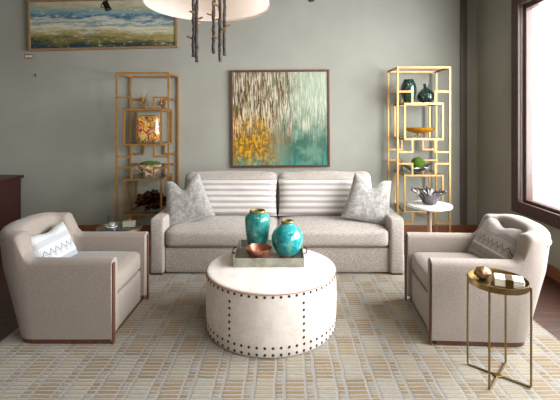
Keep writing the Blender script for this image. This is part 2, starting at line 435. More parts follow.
# right wall with two window openings (the second one is behind the photographer)
wz0, wz1 = .60, 2.76
wins = [(.95, 4.34), (-1.15, .55)]
bm = B()
box(bm, WX, WX+.16, FY, WY, 0, wz0); box(bm, WX, WX+.16, FY, WY, wz1, CZ)
for a, b in ((FY, wins[1][0]), (wins[1][1], wins[0][0]), (wins[0][1], WY)): box(bm, WX, WX+.16, a, b, wz0, wz1)
struct(obj('wall_right', bm, 'wall', smooth=False))
def ringbm(x0, x1, y0, y1, z0, z1, w, bev=.006):
    bm = B()
    box(bm, x0, x1, y0, y0+w, z0, z1, bev); box(bm, x0, x1, y1-w, y1, z0, z1, bev)
    box(bm, x0, x1, y0+w, y1-w, z0, z0+w, bev); box(bm, x0, x1, y0+w, y1-w, z1-w, z1, bev)
    return bm
for n_, (wy0, wy1) in enumerate(wins):
    win = bpy.data.objects.new('window_%d' % (n_+1), None); win.location = (WX, (wy0+wy1)/2, wz0); link(win); struct(win)
    for nm_, bm, mt_ in (('window_casing', ringbm(WX-.035, WX-.001, wy0-.13, wy1+.13, wz0-.10, wz1+.13, .13, .008), 'frame_wood'),
                         ('window_sash', ringbm(WX+.02, WX+.10, wy0+.001, wy1-.001, wz0+.001, wz1-.001, .055, .008), 'frame_wood'),
                         ('window_pane', box(B(), WX+.055, WX+.062, wy0+.056, wy1-.056, wz0+.056, wz1-.056), 'pane')):
        obj(nm_, bm, mt_, win, (-WX, -(wy0+wy1)/2, -wz0), smooth=False)
struct(obj('baseboard_right', box(B(), WX-.022, WX-.001, FY, WY-.025, 0, .12, .004), 'base_wood', smooth=False))
struct(obj('baseboard_back', box(B(), LX+.001, WX-.001, WY-.022, WY-.001, 0, .12, .004), 'base_wood', smooth=False))
struct(obj('wall_strip_1', box(B(), 2.325, 2.415, WY-.02, WY-.001, .121, CZ-.001, .004), 'dark_strip', smooth=False))  # dark vertical strip on the back wall near the right corner

# rug
bm = B(); box(bm, -1.92, 1.86, 1.2, 4.45, .001, .013, .004)
rug = obj('area_rug', bm, 'rug', smooth=False)
tag(rug, 'large tan and grey basket-weave rug under the seating group', 'rug')
FZ = .013    # top of the rug

# ------------------------------------------------------------------ sideboard at the left
sb = thing('sideboard', 'dark mahogany chest against the back wall at far left', 'chest', (-3.95, 5.02, 0))
obj('body', box(B(), -.48, .48, -.23, .24, .09, .75, .006), 'mahogany', sb, smooth=False)
obj('top', box(B(), -.52, .51, -.27, .26, .751, .79, .01), 'mahogany', sb, smooth=False)
for i in range(2):
    for j in range(3):
        d = obj('drawer', box(B(), -.46+i*.47, -.01+i*.47, -.25, -.231, .13+j*.205, .32+j*.205, .006), 'mahogany', sb, smooth=False)
        k = B(); bmesh.ops.create_uvsphere(k, u_segments=12, v_segments=8, radius=.014, matrix=Matrix.Translation((-.235+i*.47, -.263, .225+j*.205)))
        obj('knob', k, 'brass', d)
for sx in (-.44, .44):
    for sy in (-.19, .2):
        obj('leg', box(B(), sx-.035, sx+.035, sy-.035, sy+.035, 0, .089, .006), 'mahogany', sb, smooth=False)

# ------------------------------------------------------------------ pictures
def painting(name, label, w, h, mat, fmat, fw, cx, cz, ang, dep=.045):
    o = thing(name, label, 'painting', (cx, WY-.001, cz), (0, ang, 0))
    bm = B()
    x, z = w/2, h/2
    box(bm, -x, -x+fw, -dep, 0, -z, z, .003); box(bm, x-fw, x, -dep, 0, -z, z, .003)
    box(bm, -x+fw, x-fw, -dep, 0, -z, -z+fw, .003); box(bm, -x+fw, x-fw, -dep, 0, z-fw, z, .003)
    obj('frame', bm, fmat, o, smooth=False)
    obj('canvas', box(B(), -x+fw, x-fw, -dep+.012, -.004, -z+fw, z-fw), mat, o, smooth=False)
    return o
painting('abstract_painting', 'square abstract painting of dripping gold, white and teal in dark frame above the sofa', 1.305, 1.285, 'drip', 'walnut', .028,
         (280.4-285)*.01325, 1.5+(121-118.6)*.01325, R(-.5))
painting('landscape_painting', 'long horizontal abstract seascape painting in pale wood frame at upper left', 1.97, .67, 'land', 'gilt_wood', .03,
         (103.5-285)*.01328, 1.5+(121-24.5)*.01328, R(-1.3))
# price tag and hook on the wall
pt = thing('price_tag', 'small red and white price card on the wall below the seascape', 'label', ((28.7-285)*.0133, WY-.001, 1.5+(121-56.5)*.0133))
obj('card', box(B(), -.05, .05, -.004, 0, -.028, .028), 'red_card', pt, smooth=False)
obj('paper_strip', box(B(), -.042, .042, -.0055, -.0041, -.012, .014), 'paper', pt, smooth=False)
bm = B(); random.seed(3)
for k in range(5): box(bm, -.030+k*.012, -.022+k*.012, -.0062, -.0056, -.003, .005)
obj('print', bm, 'label_ink', pt, smooth=False)
wh = obj('wall_hook', tube(B(), [(0, 0, .018), (.006, -.014, .014), (.012, -.02, 0), (.012, -.012, -.014), (.012, -.001, -.02)], .005, 8), 'brass', None,
         ((35.5-285)*.0133, WY-.001, 1.5+(121-75)*.0133))
tag(wh, 'tiny brass hook on the bare wall below the seascape painting', 'hook')

# ------------------------------------------------------------------ ceiling spotlights
def spotlight(px, py_end, label, aim):
    X = (px-285)*.012; Y = 4.8; ze = 1.5+(121-py_end)*.012
    o = thing('ceiling_spotlight', label, 'spotlight', (X, Y, CZ), group=None)
    obj('ceiling_plate', lathe(B(), [(.05, -.02), (.05, 0)], 20), 'black', o)
    L = CZ-ze
    obj('stem', tube(B(), [(0, 0, -.02), (0, 0, -L+.10)], .012, 10), 'black', o)
    h = obj('lamp_head', lathe(B(), [(.02, .07), (.034, .055), (.036, -.03), (.040, -.04), (.03, -.04), (.028, -.01)], 20), 'black', o, (0, 0, -L+.07), aim)
    obj('lens', lathe(B(), [(.027, -.012), (.027, -.008)], 16), 'bulb', h)
    obj('swivel_arm', tube(B(), [(0, .0, -L+.12), (-.045, -.02, -L+.11), (-.06, -.03, -L+.06), (-.03, -.03, -L+.05)], .007, 8), 'black', o)
    return o
spotlight(107, 12.5, 'black ceiling spotlight hanging in front of the seascape painting', (0, R(-25), 0))
spotlight(311, 3, 'small black ceiling spotlight peeking in at top, right of the drum chandelier', (R(-15), 0, 0))

# ------------------------------------------------------------------ chandelier
CD = 2.6; u = CD/400
ch = thing('drum_chandelier', 'white drum shade chandelier with hanging dark twig rods and gold buds', 'chandelier', ((207.5-285)*u, CD, 2.25))
RS = .395
sh = B(); lathe(sh, [(RS, 0), (RS+.004, .0), (RS+.004, .30), (RS, .30)], 64, close=False)
ss = obj('lamp_shade', sh, 'shade', ch)
sm = B(); lathe(sm, [(RS-.002, -.004), (RS+.006, -.004), (RS+.006, .008), (RS-.002, .008), (RS-.002, -.004)], 64, close=False)
obj('shade_trim', sm, 'shade', ch)
obj('stem', tube(B(), [(0, 0, .2), (0, 0, CZ-2.25-.03)], .012, 10), 'bark_metal', ch)
obj('ceiling_canopy', lathe(B(), [(.07, CZ-2.25-.03), (.075, CZ-2.25-.01), (.075, CZ-2.25)], 24), 'bark_metal', ch)
bm = B()
for k in range(3):
    a = k*2*PI/3; tube(bm, [(0, 0, .27), (math.cos(a)*RS, math.sin(a)*RS, .27)], .005, 6)
obj('spider', bm, 'bark_metal', ch)
bm = B()
lathe(bm, [(.105, .18), (.11, .2), (.105, .22), (.02, .23)], 24); obj('rod_plate', bm, 'bark_metal', ch)
for k in range(4):
    a = k*PI/2+.4
    bb = B(); bmesh.ops.create_uvsphere(bb, u_segments=12, v_segments=8, radius=.028, matrix=Matrix.Translation((.2*math.cos(a), .2*math.sin(a), .18)))
    bo = obj('bulb', bb, 'bulb', ch)
    obj('bulb_arm', tube(B(), [(.1*math.cos(a), .1*math.sin(a), .21), (.2*math.cos(a), .2*math.sin(a), .21)], .006, 6), 'bark_metal', bo)
rods = [(193.5, 57, .03), (196.6, 62, -.05), (213.5, 53.5, .05), (220, 62, -.06), (224.3, 55.5, .02), (190+17, 0, .07)]
buds = {0: [25, 38], 1: [13, 19], 2: [20, 15], 3: [6, 30, 38], 4: [26, 38], 5: []}
random.seed(11)
for i, (px, py, dy) in enumerate(rods[:5]):
    Y = CD+dy; uu = Y/400
    x = (px-285)*uu-ch.location.x; zb = 1.5+(121-py)*uu-2.25
    pts = []; rad = []; N = 26
    for k in range(N+1):
        z = .2+(zb-.2)*k/N
        pts.append((x+random.uniform(-.0025, .0025), dy+random.uniform(-.0025, .0025), z)); rad.append(.0115*random.uniform(.8, 1.15))
    rod = obj('hanging_rod', tube(B(), pts, rad, 8), 'bark_metal', ch)
    for q, by in enumerate(buds[i]):
        s = -1 if (q+i) % 2 else 1; bz = 1.5+(121-by)*uu-2.25
        bb = B(); tube(bb, [(x+s*.009, dy-.005, bz), (x+s*.022, dy-.008, bz+.002), (x+s*.036, dy-.008, bz+.008), (x+s*.046, dy-.01, bz+.006)], [.004, .008, .007, .002], 8)
        obj('gold_bud', bb, 'gold', rod)

# ------------------------------------------------------------------ sofa
SX, SY = -.076, 3.855
sofa = thing('sofa', 'long oatmeal linen two-cushion sofa against the back wall', 'sofa', (SX, SY+.46, 0))
W2 = 1.23; f0 = -.46
obj('base', cushion(B(), 2*(W2-.142), .88, .25, .018, (0, .004, 0), 8, (0, .01, .1475)), 'sofa', sofa)
for s in (-1, 1):
    obj('arm', cushion(B(), .14, .92, .535, .024, (.006, .006, .004), 12, (s*(W2-.07), 0, .024+.2675)), 'sofa', sofa)
    obj('seat_cushion', cushion(B(), 1.082, .70, .175, .045, (.004, .012, .028), 16, (s*.5415, f0+.345, .275+.0875)), 'sofa', sofa)
obj('back_frame', cushion(B(), 2*(W2-.142), .13, .53, .03, (0, .01, .005), 10, (0, .385, .275+.265)), 'sofa', sofa)
for s in (-1, 1):
    bm = cushion(B(), 1.045, .20, .46, .07, (.006, .04, .02), 16)
    for v in bm.verts:
        v.co.z += .012*noise.noise(Vector((v.co.x*5+s*3, 0, v.co.z*2)))+.012*(abs(v.co.x)/.52)**4*(v.co.z > .1)
        v.co.y += .012*noise.noise(Vector((v.co.x*4+s*5, 2, v.co.z*5)))
    obj('back_cushion', bm, 'sofa', sofa, (s*.527-.004, .225, .475+.205), (R(-11), 0, 0))
for sx in (-1, 1):
    for y in (-.41, .36):
        obj('leg', box(B(), sx*1.16-.055, sx*1.16+.055, y-.045, y+.045, FZ if y < .1 else .0, .0245, .002), 'walnut', sofa, smooth=False)

# striped lumbar pillows
zs = .475
def lumbar(s, lab):
    bm = pillow(.96, .40, .13, 0, 26, s*4, .03)
    # stand up: local x across, z up, y thickness
    for v in bm.verts: v.co = Vector((v.co.x, -v.co.z, v.co.y))
    o = obj('lumbar_pillow', bm, 'stripe', None, (SX+s*.487-.004, 4.385, zs+.19), (R(-14), 0, 0))
    tag(o, lab, 'pillow', 'striped lumbar pillows on the sofa')
lumbar(-1, 'wide grey-striped cream lumbar pillow against the left back cushion')
lumbar(1, 'wide grey-striped cream lumbar pillow against the right back cushion')

def place_pillow(name, bm, mat, lab, cat, loc, right, up, group=None):
    r = Vector(right).normalized(); u = Vector(up); u = (u-u.dot(r)*r).normalized(); n = r.cross(u)
    m = Matrix((r, u, n)).transposed().to_4x4(); m.translation = loc
    o = obj(name, bm, mat); o.matrix_world = m
    return tag(o, lab, cat, group)
g = 'velvet throw pillows on the sofa'
place_pillow('throw_pillow', pillow(.50, .49, .16, .14, 26, 2, .07, .28), 'velvet', 'silver crushed-velvet throw pillow at the left end of the sofa', 'pillow',
             (-1.02, 4.15, .685), (1, .10, .27), (-.27, .33, 1), g)
place_pillow('throw_pillow', pillow(.50, .49, .16, .12, 26, 9, .07, .22), 'velvet', 'silver crushed-velvet throw pillow at the right end of the sofa', 'pillow',
             (.872, 4.15, .685), (1, -.10, -.22), (.26, .33, 1), g)

# ------------------------------------------------------------------ armchairs
def make_chair(label):
    c = thing('armchair', label, 'armchair')
    OX = .38           # origin offset: centre of base; front plane at local x=+.38
    N = 90; st = []
    for i in range(N+1):
        t = i/N
        # stations: straight arm, superelliptic back, straight arm
        if t < .2: th = -PI/2; s = 1-t/.2
        elif t > .8: th = PI/2; s = (t-.8)/.2
        else: th = -PI/2+PI*(t-.2)/.6; s = 0
        st.append((th, s))
    def plan(th, s, A, Bw, n=3.1, x0=-.50):
        cx, sy = math.cos(th), math.sin(th)
        x = x0-A*max(0, abs(cx)**(2/n)); y = math.copysign(abs(sy)**(2/n), sy)*Bw
        if s > 0: x = x0*(1-s)-.004*s
        return Vector((x, y, 0))
    def smooth(a, b, v):
        v = max(0, min(1, (v-a)/(b-a))); return v*v*(3-2*v)
    base = [plan(th, s, .185, .352) for th, s in st]; top = [plan(th, s, .365, .366) for th, s in st]
    sections = []
    for i, (th, s) in enumerate(st):
        a = max(0, i-1); b = min(N, i+1)
        tg = (top[b]-top[a]).normalized(); nrm = Vector((tg.y, -tg.x, 0))   # towards outside or inside?
        ctr = Vector((-.4, 0, 0))
        if nrm.dot(top[i]-ctr) < 0: nrm = -nrm
        if s > 0: nrm = Vector((0, math.copysign(1, top[i].y), 0))
        k = smooth(.03, .17, (1-abs(th)/(PI/2))) if s == 0 else 0
        kk = 1-abs(th)/(PI/2) if s == 0 else 0
        h = .562+k*.165+.03*smooth(.15, 1, kk); thk = .10+.045*k; r = .034+.01*k
        sec = []
        def P(off, z):
            f = min(1, z/.60); f = f**1.1
            o = base[i].lerp(top[i], f)
            bul = .006*math.sin(PI*min(1, z/h))
            return (o.x+OX-nrm.x*(off-bul), o.y-nrm.y*(off-bul), z)
        for z in (.035, .15, .28, .40, .48): sec.append(P(0, min(z, h-r)))
        for q in range(0, 5):
            aa = q/4*PI/2; sec.append(P(r-r*math.cos(aa), h-r+r*math.sin(aa)))
        sec.append(P(thk/2, h+.006))
        for q in range(0, 5):
            aa = PI/2-q/4*PI/2; sec.append(P(thk-r+r*math.cos(aa), h-r+r*math.sin(aa)))
        for z in (.46, .38, .25, .06): sec.append(P(thk, min(z, h-r)))
        sections.append(sec)
    def emit(i0, i1, name):
        bm = B(); rings = [[bm.verts.new(p) for p in sections[i]] for i in range(i0, i1+1)]
        n = len(rings[0])
        for r0, r1 in zip(rings, rings[1:]):
            for k in range(n): bm.faces.new((r0[k], r0[(k+1) % n], r1[(k+1) % n], r1[k]))
        bm.faces.new(rings[0]); bm.faces.new(rings[-1][::-1])
        return obj(name, bm, 'chair', c, angle=60)
    cut = 20
    emit(0, cut, 'arm'); emit(cut, N-cut, 'backrest'); emit(N-cut, N, 'arm')
    # seam line along back of the rim
    bm = B(); pts = [Vector(sections[i][5])+Vector((0, 0, -.03)) for i in range(cut+9, N-cut-8)]
    tube(bm, [p+((p-Vector((0, 0, p.z))).normalized()*.003) for p in pts], .004, 6); obj('back_piping', bm, 'chair', c)
    # wooden plinth following the base outline
    bm = B(); lo = []; hi = []
    inner = [base[i]*1 for i in range(N+1)]
    ring0 = [Vector((min(p.x*.985, -.03)+OX-.004, p.y*.975, 0)) for p in inner]
    vs0 = [bm.verts.new((p.x, p.y, .0)) for p in ring0]; vs1 = [bm.verts.new((p.x, p.y, .045)) for p in ring0]
    n = len(vs0)
    for k in range(n): bm.faces.new((vs0[k], vs0[(k+1) % n], vs1[(k+1) % n], vs1[k]))
    bm.faces.new(vs0[::-1]); bm.faces.new(vs1)
    obj('plinth', bm, 'walnut', c, smooth=False)
    obj('seat_base', cushion(B(), .60, .505, .25, .018, (.004, 0, 0), 8, (OX-.325, 0, .025+.125)), 'chair', c)
    bm = cushion(B(), .60, .500, .15, .035, (.018, 0, .03), 14, (OX-.325, 0, .282+.072))
    obj('seat_cushion', bm, 'chair', c)
    for s in (-1, 1):
        obj('front_post', box(B(), OX-.006, OX+.007, s*.336-.017, s*.336+.017, 0, .54, .003), 'walnut', c, smooth=False)
    return c
chair = make_chair('greige tweed barrel armchair on the left, holding a pale zigzag pillow')
chair.location = (-1.148-.38, 3.012, FZ); chair['group'] = 'matching barrel armchairs'
c2 = copy_tree(chair); c2['label'] = 'greige tweed barrel armchair on the right, beneath the window, behind the brass table'
a2 = R(176.7); c2.rotation_euler = (0, 0, a2)
c2.location = (.987-.38*math.cos(a2), 3.0-.38*math.sin(a2), FZ)
place_pillow('accent_pillow', pillow(.37, .31, .11, .02, 22, 5, .05), 'zig_light', 'small pale grey pillow with dark zigzag band on the left armchair', 'pillow',
             (-1.735, 3.0, .545), (.08, .40, .03), (-.14, .02, .30))
place_pillow('accent_pillow', pillow(.45, .36, .12, .04, 22, 8, .06), 'zig_dark', 'small taupe pillow with dark zigzag band on the right armchair', 'pillow',
             (1.60, 3.03, .575), (.05, -.40, -.015), (.20, .03, .32))

# ------------------------------------------------------------------ ottoman
OXc, OYc, OR, OH = -.10, 2.968, .473, .424
ot = thing('ottoman', 'round cream hide ottoman with bronze nailhead trim in the rug centre', 'ottoman', (OXc, OYc, FZ))
oh = OH-FZ
lo = lathe(B(), [(OR-.008, .004), (OR-.001, .014), (OR+.004, .12), (OR+.006, .22), (OR+.003, .33), (OR-.001, oh-.012)], 96)
obj('side_panel', lo, 'ottoman', ot)
prof = [(OR-.003, oh-.0115), (OR-.002, oh-.004)]
for k in range(1, 9):
    a = k/8*PI/2; prof.append((OR-.03+.028*math.cos(a), oh-.004+.008*math.sin(a)))
for k in range(1, 7):
    f = k/6; prof.append(((OR-.03)*(1-f)+.002*f, oh+.004+.007*(1-(1-f)**2)))
obj('top_cushion', lathe(B(), prof, 96), 'ottoman', ot)
bm = B(); n = 96; tube(bm, [((OR+.002)*math.cos(2*PI*k/n), (OR+.002)*math.sin(2*PI*k/n), oh-.010) for k in range(n+1)], .0028, 6, False)
obj('piping', bm, 'piping', ot)
obj('plinth', lathe(B(), [(OR-.03, 0), (OR-.03, .004)], 48), 'walnut', ot)
spots = []
def surf(z):
    pts = [(.004, OR-.008), (.014, OR-.001), (.12, OR+.004), (.22, OR+.006), (.33, OR+.003), (oh, OR-.001)]
    for (z0, r0), (z1, r1) in zip(pts, pts[1:]):
        if z <= z1: return r0+(r1-r0)*(z-z0)/(z1-z0)
    return OR
nn = 58
for k in range(nn):
    a = -PI/2+2*PI*(k+.5)/nn
    spots.append((a, oh-.026))
    spots.append((a, .024)); spots.append((a, .068))
for q in range(6):
    a = -PI/2+R(27.5)+q*R(60)
    for k in range(6): spots.append((a, .068+(k+1)*.0437))
camv = Vector((0, 0, 1.5))-Vector((OXc, OYc, .2))
def score(s):
    a, z = s; nrm = Vector((math.cos(a), math.sin(a), 0)); p = Vector((OXc+OR*math.cos(a), OYc+OR*math.sin(a), z))
    v = Vector((0, 0, 1.5))-p; return nrm.dot(v)/v.length
spots.sort(key=score, reverse=True)
def nailgeo(bm, a, z):
    r = surf(z)+.0005
    m = Matrix.Rotation(a, 4, 'Z') @ Matrix.Translation((r, 0, z)) @ Matrix.Diagonal((.45, 1, 1, 1))
    bmesh.ops.create_uvsphere(bm, u_segments=10, v_segments=6, radius=.0092, matrix=m)
nm = None
for a, z in spots[:100]:
    if nm is None:
        bm = B(); bmesh.ops.create_uvsphere(bm, u_segments=10, v_segments=6, radius=.0092, matrix=Matrix.Diagonal((.45, 1, 1, 1)))
        nm = obj('nailhead', bm, 'nail', ot); no = nm
    else:
        no = nm.copy(); COL.objects.link(no); no.parent = ot
    no.location = ((surf(z)+.0005)*math.cos(a), (surf(z)+.0005)*math.sin(a), z); no.rotation_euler = (0, 0, a)
bm = B()
for a, z in spots[100:]: nailgeo(bm, a, z)
o = obj('nailheads', bm, 'nail', ot); o['kind'] = 'stuff'

# ------------------------------------------------------------------ tray with vases and bowl
TZ = OH+.0115
tr = thing('serving_tray', 'rectangular weathered grey metal tray on the round ottoman', 'tray', (-.12, 3.145, TZ))
obj('tray_bottom', box(B(), -.255, .255, -.225, .225, 0, .008), 'tray', tr, smooth=False)
for nme, a in (('side', (-.26, .26, -.232, -.224, 0, .064)), ('side', (-.26, .26, .224, .232, 0, .064)), ('side', (-.262, -.254, -.224, .224, 0, .064)), ('side', (.254, .262, -.224, .224, 0, .064))):
    obj('rim_panel', box(B(), *a, .002), 'tray', tr, smooth=False)
for s in (-1, 1):
    obj('handle', tube(B(), [(s*.262, -.07, .045), (s*.285, -.065, .05), (s*.292, 0, .052), (s*.285, .065, .05), (s*.262, .07, .045)], .005, 8), 'nail', tr)
tb = TZ+.0085
va = thing('ceramic_vase', 'tall teal glazed vase with olive rim on the tray', 'vase', (-.222, 3.235, tb))
H = .335; Rm = .103
obj('body', lathe(B(), [(.066, 0), (.074, .004), (.083, .06), (.093, .14), (.101, .21), (Rm, .25), (.101, .278), (.088, .302), (.064, .316), (.058, .322), (.05, .322), (.05, .30)], 48), 'teal', va)
bm = B(); lathe(bm, [(.050, .318), (.062, .318), (.066, .327), (.062, .335), (.052, .335), (.048, .327), (.050, .318)], 40, close=False); obj('rim', bm, 'rim', va)
vb = thing('ceramic_vase', 'round turquoise glazed vase with narrow neck on the tray', 'vase', (.018, 3.12, tb))
obj('body', lathe(B(), [(.045, 0), (.055, .004), (.085, .035), (.112, .08), (.124, .125), (.122, .165), (.105, .205), (.078, .235), (.055, .25), (.048, .258), (.045, .265), (.038, .265), (.038, .25)], 48), 'turq', vb)
bm = B(); lathe(bm, [(.036, .262), (.048, .262), (.052, .272), (.048, .281), (.038, .281), (.034, .27), (.036, .262)], 40, close=False); obj('rim', bm, 'rim', vb)
def lobes(a, r, z): return (r*(1+.018*math.cos(a*6)*(z/.1)), z+.003*math.cos(a*6)*(z > .05))
bm = lathe(B(), [(.03, 0), (.042, .002), (.07, .035), (.090, .07), (.102, .102), (.098, .103), (.084, .07), (.064, .038), (.036, .008), (.003, .006)], 48, lobes)
bo = obj('copper_bowl', bm, 'copper', None, (-.198, 3.02, tb)); tag(bo, 'small hammered copper bowl in front of the tall teal vase', 'bowl')

# ------------------------------------------------------------------ brass tray table
bt = thing('brass_side_table', 'round brass tray table on four thin legs, front right', 'side table', (1.24, 2.33, FZ))
th_ = .585-FZ; TR = .160
obj('tray_top', lathe(B(), [(TR-.008, th_-.034), (TR, th_-.032), (TR, th_), (TR-.003, th_), (TR-.004, th_-.026), (.002, th_-.027)], 64), 'brass', bt)
legs = [(1.116-1.24, 2.434-2.33), (1.139-1.24, 2.22-2.33), (1.3625-1.24, 2.23-2.33), (1.341-1.24, 2.44-2.33)]
for x, y in legs:
    v = Vector((x, y, 0)); d = v.normalized(); e = d*.1665; rr = d*.155
    obj('leg', tube(B(), [e+Vector((0, 0, th_-.012)), e+Vector((0, 0, .018)), e*.985+Vector((0, 0, .009)), e*.93+Vector((0, 0, .006)), d*.02+Vector((0, 0, .006))], .006, 8), 'brass', bt)
bm = B(); box(bm, -.02, .02, -.02, .02, .0005, .0115, .002); obj('base_joint', bm, 'brass', bt, smooth=False)
tz = FZ+th_-.0262
bm = rough_blob(B(), .042, (1.25, .95, .85), 4, .06, 2.5, seed=2)
for v in bm.verts:
    a = math.atan2(v.co.y, v.co.z); v.co *= 1+.03*math.cos(a*9)
    if v.co.x < -.03: v.co.y *= .8; v.co.z *= .8
zmin = min(v.co.z for v in bm.verts)
seed = obj('decorative_nut', bm, simple('gilded_shell', rgb(128, 98, 70), .35, .55, var=.25, vscale=30, bump=.4, bscale=50), None, (1.178, 2.385, tz-zmin), (0, 0, R(10)))
tag(seed, 'gilded nut-shaped ornament on the brass tray table', 'ornament')
bx = thing('bone_box', 'small cream box with brass bands on the brass tray table', 'box', (1.285, 2.297, tz+.0008), (0, 0, R(-24)))
obj('body', box(B(), -.075, .075, -.047, .047, 0, .026, .003), 'bone', bx, smooth=False)
obj('lid', box(B(), -.075, .075, -.047, .047, .0265, .043, .003), 'bone', bx, smooth=False)
obj('brass_band', box(B(), -.02, .02, -.0485, .0485, -.0003, .0442, .001), 'brass', bx, smooth=False)

# ------------------------------------------------------------------ round glass side table (left)
gt = thing('glass_side_table', 'round smoked-glass side table with brass rim between armchair and sofa', 'side table', (-1.625, 3.93, FZ))
GZ = .445
obj('glass_top', lathe(B(), [(.203, GZ-.014), (.205, GZ-.012), (.205, GZ-.001), (.203, GZ)], 64), 'dark_glass', gt)
bm = B(); lathe(bm, [(.206, GZ-.022), (.213, GZ-.022), (.213, GZ+.002), (.206, GZ+.002), (.206, GZ-.022)], 64, close=False); obj('rim', bm, 'gold', gt)
for k in range(3):
    a = R(-35)+k*2*PI/3
    x, y = .2*math.cos(a), .2*math.sin(a)
    obj('leg', tube(B(), [(x, y, GZ-.02), (x, y, .02), (x*.9, y*.9, .009), (0, 0, .009)], .009, 8), 'gold', gt)
cg = thing('candle_glass', 'clear glass candle holder on the smoked-glass side table', 'candle holder', (-1.70, 3.93, FZ+GZ+.0035))
obj('coaster', lathe(B(), [(.052, 0), (.054, .003), (.052, .006)], 32), 'marble', cg)
bm = B(); lathe(bm, [(.034, .0065), (.037, .0065), (.041, .115), (.0385, .115), (.0355, .012), (.001, .012)], 32); obj('glass', bm, 'clear_glass', cg)
obj('candle', lathe(B(), [(.028, .0135), (.029, .036), (.024, .038), (.002, .037)], 24), 'wax', cg)
tbx = thing('trinket_box', 'tiny pearl inlaid box with knob beside the candle glass', 'box', (-1.535, 3.94, FZ+GZ+.0035), (0, 0, R(8)))
obj('body', box(B(), -.055, .055, -.032, .032, 0, .032, .002), 'pearl', tbx, smooth=False)
l = obj('lid', box(B(), -.057, .057, -.034, .034, .0325, .052, .003), 'pearl', tbx, smooth=False)
bm = B(); bmesh.ops.create_uvsphere(bm, u_segments=12, v_segments=8, radius=.009, matrix=Matrix.Translation((0, 0, .0605))); obj('knob', bm, 'gold', l)

# ------------------------------------------------------------------ marble pedestal table (right)
mt = thing('pedestal_table', 'white marble-topped pedestal table between sofa and right armchair', 'side table', (1.445, 4.0, FZ))
MZ = .655
obj('marble_top', lathe(B(), [(.208, MZ-.026), (.215, MZ-.022), (.216, MZ-.006), (.212, MZ)], 64), 'marble', mt)
obj('pedestal', lathe(B(), [(.04, .022), (.027, .09), (.023, .30), (.021, .55), (.024, MZ-.035), (.05, MZ-.0265)], 32), 'pedestal', mt)
obj('foot', lathe(B(), [(.15, 0), (.155, .008), (.14, .018), (.04, .0215)], 48), 'pedestal', mt)
def ruffle(a, r, z):
    k = max(0, (z-.03)/.12)
    n = noise.noise(Vector((math.cos(a)*2.2, math.sin(a)*2.2, 1.7)))
    w = math.sin(a*9+1)+.7*math.sin(a*17+2)
    return (r*(1+k*(.14*w*.5+.30*n)), z+k*(.018*math.cos(a*7)+.04*n+.010*math.sin(a*19)))
bm = lathe(B(), [(.055, 0), (.062, .01), (.07, .04), (.095, .075), (.125, .105), (.15, .12), (.146, .126), (.12, .112), (.088, .082), (.06, .045), (.04, .02), (.003, .016)], 120, ruffle)
for v in bm.verts:
    v.co += noise.noise_vector(v.co*26)*.012
    v.co.x *= 1.05
zmin = min(v.co.z for v in bm.verts)
o = obj('coral_sculpture', bm, 'pewter', None, (1.445, 4.0, FZ+MZ+.001-zmin), (0, 0, R(20)))
tag(o, 'dark pewter ruffled coral-shaped bowl on the white marble table', 'sculpture')

# ------------------------------------------------------------------ etageres
def etagere(label, pxl, pxr, hx, Y0, u, ys, mat, group):
    """ys: top, bracket, box top, box bottom, bracket, bracket, box top, box bottom, bracket (pixel rows at the front plane)"""
    X = lambda p: (p-285)*u
    Z = lambda p: 1.5-(p-121)*u
    xl, xr = X(pxl), X(pxr); cx = (xl+xr)/2; w = (xr-xl)/2
    o = thing('etagere', label, 'shelving unit', (cx, Y0, 0), group=group)
    t = .0105; dep = .43
    zt = Z(ys[0]); bi = 14.6*u; xi = 7.2*u
    zs = [Z(y) for y in ys]
    def hb(bm, x0, x1, z, y): box(bm, x0, x1, y-t, y+t, z-t, z+t)
    def vb(bm, x, z0, z1, y): box(bm, x-t, x+t, y-t, y+t, z0, z1)
    for y in (0, dep):
        for s in (-1, 1):
            bm = B(); vb(bm, s*w, 0, zt+t, y); obj('post', bm, mat, o, smooth=False)
        bm = B(); hb(bm, -w+t, w-t, zt, y); obj('top_rail', bm, mat, o, smooth=False)
        bm = B(); hb(bm, -w+t, w-t, t+.001, y); obj('bottom_rail', bm, mat, o, smooth=False)
        def boxring(bm, z1, z0):
            hb(bm, -w+xi-t, w-xi+t, z1, y); hb(bm, -w+xi-t, w-xi+t, z0, y)
            vb(bm, -w+xi, z0+t, z1-t, y); vb(bm, w-xi, z0+t, z1-t, y)
        def brk(bm, z, zto):
            for s in (-1, 1):
                a, b = (-w+t, -w+bi+t) if s < 0 else (w-bi-t, w-t)
                hb(bm, a, b, z, y)
                lo, hi = (zto+t, z-t) if zto < z else (z+t, zto-t)
                vb(bm, s*(w-bi), lo, hi, y)
        for q in (0, 1):
            a, b, c_, d = ((1, 2, 3, 4), (5, 6, 7, 8))[q]
            bm = B(); boxring(bm, zs[b], zs[c_]); brk(bm, zs[a], zs[b]); brk(bm, zs[d], zs[c_])
            obj('lattice_panel', bm, mat, o, smooth=False)
    for s in (-1, 1):
        for z in (zt, t+.001):
            bm = B(); box(bm, s*w-t, s*w+t, t, dep-t, z-t, z+t); obj('side_rail', bm, mat, o, smooth=False)
        for z in (zs[2], zs[3], zs[6], zs[7]):
            bm = B(); box(bm, s*(w-xi)-t*.8, s*(w-xi)+t*.8, t, dep-t, z-t, z+t-.001); obj('side_rail', bm, mat, o, smooth=False)
    for z in (zs[2], zs[3], zs[6], zs[7]):
        obj('glass_shelf', box(B(), -w+xi-t, w-xi+t, -t+.001, dep+t-.001, z+t+.0003, z+t+.0073), 'shelf_glass', o, smooth=False)
    tops = [zs[i]+t+.008 for i in (2, 3, 6, 7)]
    return o, cx, tops
uR = 4.8/400; uL = 4.87/400
